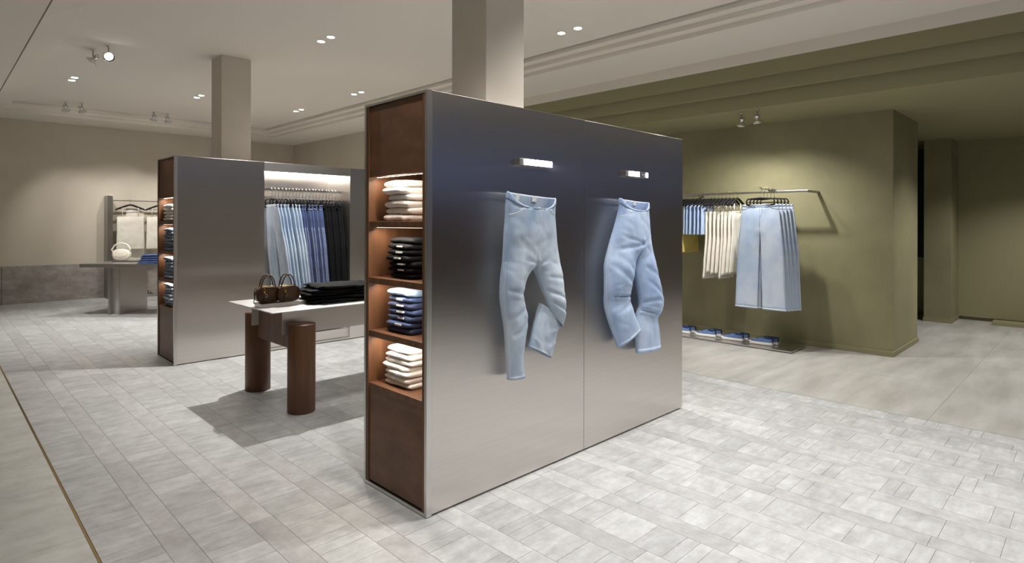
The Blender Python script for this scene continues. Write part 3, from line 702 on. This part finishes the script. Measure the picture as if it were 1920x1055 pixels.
# tops, dresses, shirts, skirts: local y is the width
def dress_proto(name, cat, label, group, m, shoulder, waist, hem, length, dep, seed, straps=True, sleeve=0, top=0):
    t = thing(name, label, cat, (0, 0, 0), 0, group); rot = (0, 0, -PI/2)
    lf = Loft(rows([(-shoulder, -top, shoulder, -top), (-shoulder*1.02, -top-.08, shoulder*1.02, -top-.08), (-waist, -top-(length-top)*.38, waist, -top-(length-top)*.38), (-(waist+hem)/2, -length*.72, (waist+hem)/2, -length*.72), (-hem, -length, hem, -length)],
        [dep*.6, dep, dep, dep*1.1, dep*1.2], [0]*5), .010, seed, .04, .8, (16, 4))
    obj('bodice_and_skirt', lf.mesh(MB(), 22, 28), m, t, solid=.002, rot=rot)
    if straps:
        for s_ in (-1, 1):
            obj('strap', MB().tube([(0, s_*shoulder*.62, -top-.01), (0, s_*shoulder*.60, -.06), (0, s_*shoulder*.55, -.0)], .006, 6), m, t)
    if sleeve:
        for s_ in (-1, 1):
            sl = Loft(rows([(-.05, 0, .05, 0), (-.062, -sleeve, .062, -sleeve)], [.02, .025], [0, 0]), .006, seed+s_)
            obj('sleeve', sl.mesh(MB(), 8, 16), m, t, solid=.002, rot=(0.32*0, 0, -PI/2), loc=(0, s_*(shoulder+.015), -top-.02))
    ht = MB(); lf.line(ht, [(.97, -.95), (.97, .95)], .0016, 12); obj('hem_stitch', ht, 'cream' if 'denim' not in m else 'stitch', t, rot=rot)
    return t
hangS = shoulder_hanger('shoulder_hanger', '', 'black hangers on the green wall rail')
prD = dress_proto('dress', 'dress', '', 'cream dresses on the green wall rail', 'cream_dress', .15, .155, .225, .95, .020, 3, True, 0, .10)
prT = dress_proto('shirt', 'shirt', '', 'pale blue shirts on the green wall rail', 'shirt_blue', .19, .20, .205, .41, .016, 4, False)
prY = dress_proto('skirt', 'skirt', '', 'yellow skirts on the green wall rail', 'yellow_cloth', .18, .26, .34, .68, .02, 5, True, 0, .28)
y = 3.42; rr = random.Random(4); q = [0, 0, 0]
for i in range(18):
    z = 1.95
    if i < 8: pr_, lab, zz = prD, f'{ORD[q[0]]} cream dress from the wide jeans, hanging on the green wall rail', 1.80; q[0] += 1
    elif i < 14: pr_, lab, zz = prT, f'{ORD[q[1]]} pale blue shirt from the cream dresses, hanging on the green wall rail', 1.80; q[1] += 1
    else: pr_, lab, zz = prY, f'{ORD[q[2]]} yellow skirt from the pale blue shirts, hanging on the green wall rail', 1.82; q[2] += 1
    a = PI/2+rr.uniform(-.05, .05)
    put(hangS, (7.55, y, 1.951), (0, 0, a), f'black hanger of the {lab.split(" from")[0]} on the green wall rail')
    g_ = put(pr_, (7.55, y-.002, zz), (0, 0, a), lab); g_.scale = (1, 1, rr.uniform(.94, 1.05) if i < 8 else 1)
    y += .052 if i < 12 else .045
# shoe platform and sneakers
pf = thing('shoe_platform', 'thin polished steel shoe platform on the floor by the green wall', 'platform', (7.54, 2.64, 0))
obj('base', MB().box(-.235, .21, .02, 3.0, 0, .012), 'steel_dark', pf)
obj('steel_top', MB().box(-.25, .225, 0, 3.02, .012, .024), 'steel_trim', pf, .001)
def sneaker_proto():
    t = thing('sneaker', '', 'shoe', (0, 0, 0), 0, 'blue canvas sneakers on the steel platform')
    def outline(f, w): # f 0 heel .. 1 toe
        return w*(.036+.010*math.sin(PI*min(1, f*1.05)**1.3))*(1 if f > .06 else .8)*(math.sqrt(max(0, 1-((f-.86)/.14)**2)) if f > .86 else 1)
    L_ = .285; R = []
    for i in range(17):
        f = i/16*.998; hw = max(.004, outline(f, 1.1)); ring = []
        for j in range(10):
            a = 2*PI*j/10; ring.append((math.copysign(abs(math.cos(a))**.6, math.cos(a))*hw, f*L_, .021+math.copysign(abs(math.sin(a))**.5, math.sin(a))*.021))
        R.append(ring)
    obj('sole', MB().rings(R), 'rubber_white', t)
    R = []
    for i in range(15):
        f = .02+i/14*.95; hw = max(.004, outline(f, .92)); ht = (.062 if f < .12 else .052+.018*math.exp(-((f-.42)/.16)**2)) if f < .45 else .07-.042*min(1, (f-.45)/.4)
        if f > .85: ht *= max(.5, 1-(f-.85)*2)
        ring = []
        for j in range(12):
            a = PI*j/11; ring.append((math.cos(a)*hw*(1 if math.sin(a) < .5 else .9), f*L_, .03+math.sin(a)*ht*.95))
        R.append(ring)
    obj('upper', MB().rings(R), 'canvas_blue', t)
    obj('toe_cap', MB().slab((0, L_*.93, .034), .034, .022, .012, 8, 12, 2.4, .0), 'rubber_white', t)
    obj('collar', MB().slab((0, .055, .092), .024, .05, .004, 8, 12, 2.4, .0), 'canvas_dark', t)
    for i in range(4):
        f = .40+i*.085; zz = .03+(.068-.042*max(0, min(1, (f-.45)/.4)))*.98
        obj('lace', MB().tube([(-.02, f*L_, zz-.004), (0, f*L_+.003, zz+.003), (.02, f*L_, zz-.004)], .0026, 6), 'canvas_dark', t)
    obj('heel_tab', MB().box(-.012, .012, -.002, .006, .03, .095), 'canvas_dark', t)
    return t
sn = sneaker_proto()
for i in range(5):
    y0 = 2.93+i*.372
    for s_ in (0, 1):
        put(sn, (7.47+.10*s_, y0-.03*s_, .0238), (0, 0, .06-.03*s_), f'{"outer" if s_ == 0 else "wall-side"} blue canvas sneaker, {ORD[i]} pair from the free platform end')
# ------------------------------------------------------------------ far corner: table, rack
d0 = FW*9.62; a45 = math.atan2(RT0.y, RT0.x)
def tl(lat, dep): p = RT0*lat+FW*dep; return (p.x, p.y)
FT = thing('display_table', 'grey steel table on an H-shaped plate base near the far wall', 'table', (*tl(-6.6, 10.1), 0), a45)
# local: x = along camera right, y = depth
obj('tabletop', MB().box(-.44, 1.5, -.48, .5, .80, .86), 'steel_grey', FT, .002)
obj('base_plate', MB().box(-.11, -.085, -.27, .45, 0, .80), 'steel_grey', FT)
obj('base_plate', MB().box(.07, .095, -.28, .45, 0, .80), 'steel_grey', FT)
obj('web', MB().box(-.085, .07, -.2, -.18, 0, .80), 'steel_trim', FT)
obj('base_plate', MB().box(1.1, 1.125, -.28, .45, 0, .80), 'steel_grey', FT)
ftz = .86
t2 = thing('display_tray', 'flat dark steel tray under the cream handbag', 'tray', (*tl(-6.72, 10.3), ftz), a45)
obj('tray_body', MB().box(-.12, .52, -.2, .2, 0, .018), 'steel_dark', t2, .002)
obj('tray_insert', MB().box(.4, .519, -.199, .199, .0182, .021), 'black', t2)
cb = thing('handbag', 'small round cream handbag with a short handle on the dark steel tray', 'handbag', (*tl(-6.73, 10.2), ftz+.017), a45+.1)
R = []
for i in range(13):
    q_ = -1+2*i/12; e = math.sqrt(max(.02, 1-abs(q_)**4))
    R.append([(math.copysign(abs(math.cos(2*PI*j/24))**.8, math.cos(2*PI*j/24))*.145*(.8+.2*e), q_*.05, .115+math.copysign(abs(math.sin(2*PI*j/24))**.8, math.sin(2*PI*j/24))*(.112 if math.sin(2*PI*j/24) < 0 else .085)*(.85+.15*e)) for j in range(24)])
obj('bag_body', MB().rings(R), 'leather_cream', cb)
obj('handle', MB().tube([(-.138, 0, .14), (-.165, 0, .19), (-.11, -.01, .265), (0, -.01, .305), (.09, -.01, .275), (.128, 0, .22), (.138, 0, .15)], .013, 8), 'leather_cream', cb)
obj('flap_seam', MB().tube([(-.12, -.05, .15), (-.09, -.053, .09), (0, -.053, .065), (.09, -.053, .09), (.12, -.05, .15)], .003, 6), 'leather_cream', cb)
for i in range(4):
    p = tl(-5.93, 9.85)
    folded('folded_jeans', (p[0], p[1], ftz+i*.036), .19-.01*i, .22-.02*i, .038, 'denim_blue', ('lowest', 'second lowest', 'second highest', 'topmost')[i]+' folded bright blue jeans on the grey steel table', 'blue jeans on the grey steel table', a45+.05*i, i)
RK = thing('wall_rack', 'steel fin and rail clothes rack on the stone-based far wall', 'clothes rack', (2.63, 14.2, 0))
obj('fin', MB().box(-.045, .045, -.10, .22, 0, 2.07), 'steel_dark', RK, .002)
obj('fin', MB().box(1.755, 1.845, -.10, .22, 0, 2.07), 'steel_dark', RK, .002)
obj('rail_bar', MB().box(.045, 1.755, -.012, .012, 1.965, 1.985), 'steel_trim', RK)
hangF = shoulder_hanger('shoulder_hanger', '', 'black hangers on the far wall rack')
prF = dress_proto('camisole', 'top', '', 'cream tops on the far wall rack', 'cream', .235, .24, .25, .88, .035, 12, True, 0, .20)
prL = dress_proto('trousers', 'trousers', 'long cream trousers hanging behind the cream top on the far rack', None, 'cream', .16, .16, .15, 1.46, .015, 14, False)
put(hangF, (3.0, 14.2, 1.986), (0, 0, -PI/2), 'black hanger of the cream camisole beside the steel fin').scale = (1.3, 1.3, 1.15)
put(prF, (3.0, 14.19, 1.85), (0, 0, -PI/2), 'cream strappy camisole hanging beside the steel fin of the far rack')
put(prL, (3.10, 14.27, 1.82), (0, 0, -PI/2), 'long cream trousers hanging behind the cream camisole on the far rack')
put(hangF, (3.53, 14.2, 1.986), (0, 0, -PI/2), 'black hanger of the cream camisole away from the steel fin')
put(prF, (3.53, 14.19, 1.85), (0, 0, -PI/2), 'second cream camisole hanging behind the recessed display wall edge')
fp = thing('shoe_platform', 'thin steel shoe platform under the far wall rack', 'platform', (3.5, 14.2, 0))
obj('base', MB().box(-.7, .78, -.2, .2, 0, .02), 'steel_dark', fp); obj('steel_top', MB().box(-.72, .8, -.22, .22, .02, .035), 'steel_trim', fp)
def sandal(loc, rz, label):
    t = thing('sandal', label, 'shoe', loc, rz, 'black heeled sandals on the far platform')
    R = []
    for i in range(11):
        f = i/10; hw = .012+.026*math.sin(PI*min(1, .15+f*.8)); z = .075*(1-f)**1.6+.006
        R.append([(-hw, f*.23, z), (hw, f*.23, z), (hw, f*.23, z+.01), (-hw, f*.23, z+.01)])
    obj('sole', MB().rings(R), 'black', t)
    obj('heel', MB().tube([(0, .01, .08), (0, .0, 0)], [.014, .007], 8), 'black', t)
    for f, hh in ((.8, .045), (.62, .06), (.2, .10), (.05, .15)):
        zb = .075*(1-f)**1.6+.012
        obj('ankle_strap' if f < .3 else 'toe_strap', MB().tube([(-.034, f*.23, zb), (-.02, f*.23, zb+hh*.7), (0, f*.23, zb+hh), (.02, f*.23, zb+hh*.7), (.034, f*.23, zb)], .006, 6), 'black', t)
sandal((3.16, 14.12, .0345), -1.9, 'black strappy heeled sandal on the far platform under the cream trousers')
sandal((3.60, 14.12, .0345), -1.9, 'black strappy heeled sandal on the far platform next to the display wall edge')
# ------------------------------------------------------------------ lamps
def spotlight(parent, loc, target, energy, size, blend=.6, rad=.035, col=WARM, name='lamp_light'):
    l = bpy.data.lights.new(name, 'SPOT'); l.energy = energy; l.spot_size = math.radians(size); l.spot_blend = blend; l.shadow_soft_size = rad; l.color = col
    o = bpy.data.objects.new(name, l); COL.objects.link(o)
    d = Vector(target)-Vector(loc); o.rotation_euler = d.to_track_quat('-Z', 'Y').to_euler(); o.location = loc
    if parent:
        o.parent = parent; o.matrix_parent_inverse = Matrix.Translation(parent.location).inverted()
    return o
ring_me = mesh_of(MB().lathe([(.040, .0), (.058, -.004), (.060, 0), (.058, .002)], 28, cap=False), 'trim_ring'); ring_me.materials.append(MATS['label_white'])
face_me = mesh_of(MB().lathe([(.001, -.0015), (.041, -.0015), (.041, .0)], 24), 'lamp_lens'); face_me.materials.append(MATS['lamp_face'])
def downlight(x, y, z, label, e=SPOT, size=100, tgt=None, name='lamp_light'):
    t = thing('downlight', label, 'downlight', (x, y, z-.001), 0, 'recessed twin downlights')
    obj('trim_ring', ring_me, None, t); obj('lamp_lens', face_me, None, t)
    spotlight(t, (x, y, z-.02), tgt or (x, y, 0), e, size, .7, name=name)
    return t
place = {(1.52, 10.6): 'over the open aisle past the shelf end', (3.21, 10.6): 'behind the recessed wall, toward the fin rack', (4.92, 10.6): 'behind the recessed wall, by the side wall',
         (3.22, 6.25): 'above the wooden-legged table', (4.93, 8.5): 'above the hidden end of the recessed display wall', (4.935, 4.1): 'beside the column of the tall display wall',
         (3.21, 1.9): 'in front of the tall display wall', (4.93, 1.9): 'before the tall display wall, green side', 
         (1.52, 1.9): 'over the aisle in front of the shelf niches', (3.21, -.3): 'over the entrance floor', (4.93, -.3): 'over the entrance floor, green side', (1.52, -.3): 'over the entrance floor, on the aisle side'}
noff = 0
for (x, y), wh in place.items():
    for s_ in (-1, 1):
        downlight(x, y+s_*.115, ZM, f'{"rear" if s_ > 0 else "front"} round downlight of the pair {wh}', SPOT*(.53 if y < 3 else (3.3 if s_ < 0 else .4) if (x, y) == (3.22, 6.25) else 1.0), name=f'downlight_{ORD[noff]}_offscreen' if y < 3 else 'lamp_light'); noff += y < 3
for i, (x, y) in enumerate(((8.6, .5), (10.4, .5))):
    downlight(x, y, ZG, f'green ceiling downlight {("off the block corner", "before the far green wall", "in the passage behind the block", "at the closed end of the rail", "towards the entrance")[i]}', SPOT*1.0, 125, name=f'green_downlight_{ORD[i]}_offscreen')
def track_spot(x, y, z, target, label, e, size=60, name='lamp_light'):
    t = thing('spotlight', label, 'spotlight', (x, y, z), 0, 'adjustable chrome spotlights')
    obj('canopy', MB().lathe([(.001, 0), (.022, 0), (.022, -.012), (.001, -.012)], 16), 'chrome', t)
    obj('stem', MB().tube([(0, 0, -.01), (0, 0, -.10)], .006, 8), 'steel_dark', t)
    d = (Vector(target)-Vector((x, y, z-.12))).normalized(); q = d.to_track_quat('-Z', 'Y').to_euler()
    hd = obj('head', MB().lathe([(.001, .055), (.028, .055), (.028, .045), (.023, .04), (.023, .012), (.03, .008), (.062, -.022), (.066, -.03), (.060, -.030), (.04, -.01)], 24, cap=False), 'chrome', t, loc=(0, 0, -.12), rot=q)
    obj('lens', MB().lathe([(.001, -.014), (.045, -.014), (.04, -.008)], 20), 'lamp_face', hd)
    obj('yoke', MB().tube([(-.032, 0, .03), (-.034, 0, .07), (0, 0, .085), (.034, 0, .07), (.032, 0, .03)], .004, 6), 'steel_dark', hd)
    L = Vector((x, y, z-.12))+d*.05
    spotlight(t, L, target, e, size, .8, .03, name=name)
    return t
track_spot(1.43, 8.62, ZM, (-1, 10.5, .5), 'chrome ceiling spotlight tilted sideways over the aisle, seen edge on', 40)
track_spot(1.53, 8.31, ZM, (1.9, 4.5, .9), 'chrome ceiling spotlight over the aisle with its lit face turned out', 50)
track_spot(1.72, 12.72, ZM, (2.2, 14.4, 1.2), 'chrome spotlight before the far wall, left of the steel fin rack', 60)
track_spot(1.94, 12.66, ZM, (3.0, 14.3, 1.4), 'chrome spotlight before the far wall, aimed at the cream camisole', 60)
track_spot(3.06, 12.72, ZM, (3.2, 14.4, 1.2), 'chrome spotlight before the far wall, over the steel fin rack', 60)
track_spot(3.30, 12.72, ZM, (4.2, 14.4, 1.4), 'chrome spotlight before the far wall, aimed past the fin rack', 60)
track_spot(6.95, 3.10, ZG, (7.6, 3.6, 1.2), 'chrome spotlight in the green ceiling aimed at the cream dresses', 46, 115)
track_spot(6.88, 2.88, ZG, (7.6, 2.9, 1.1), 'chrome spotlight in the green ceiling aimed at the wide jeans', 64, 115)
track_spot(4.93, 0.9, ZM, (3.6, 2.5, 1.2), 'chrome spotlight aimed at the jeans pinned on the steel wall', 110, 60, 'wall_spotlight_offscreen')
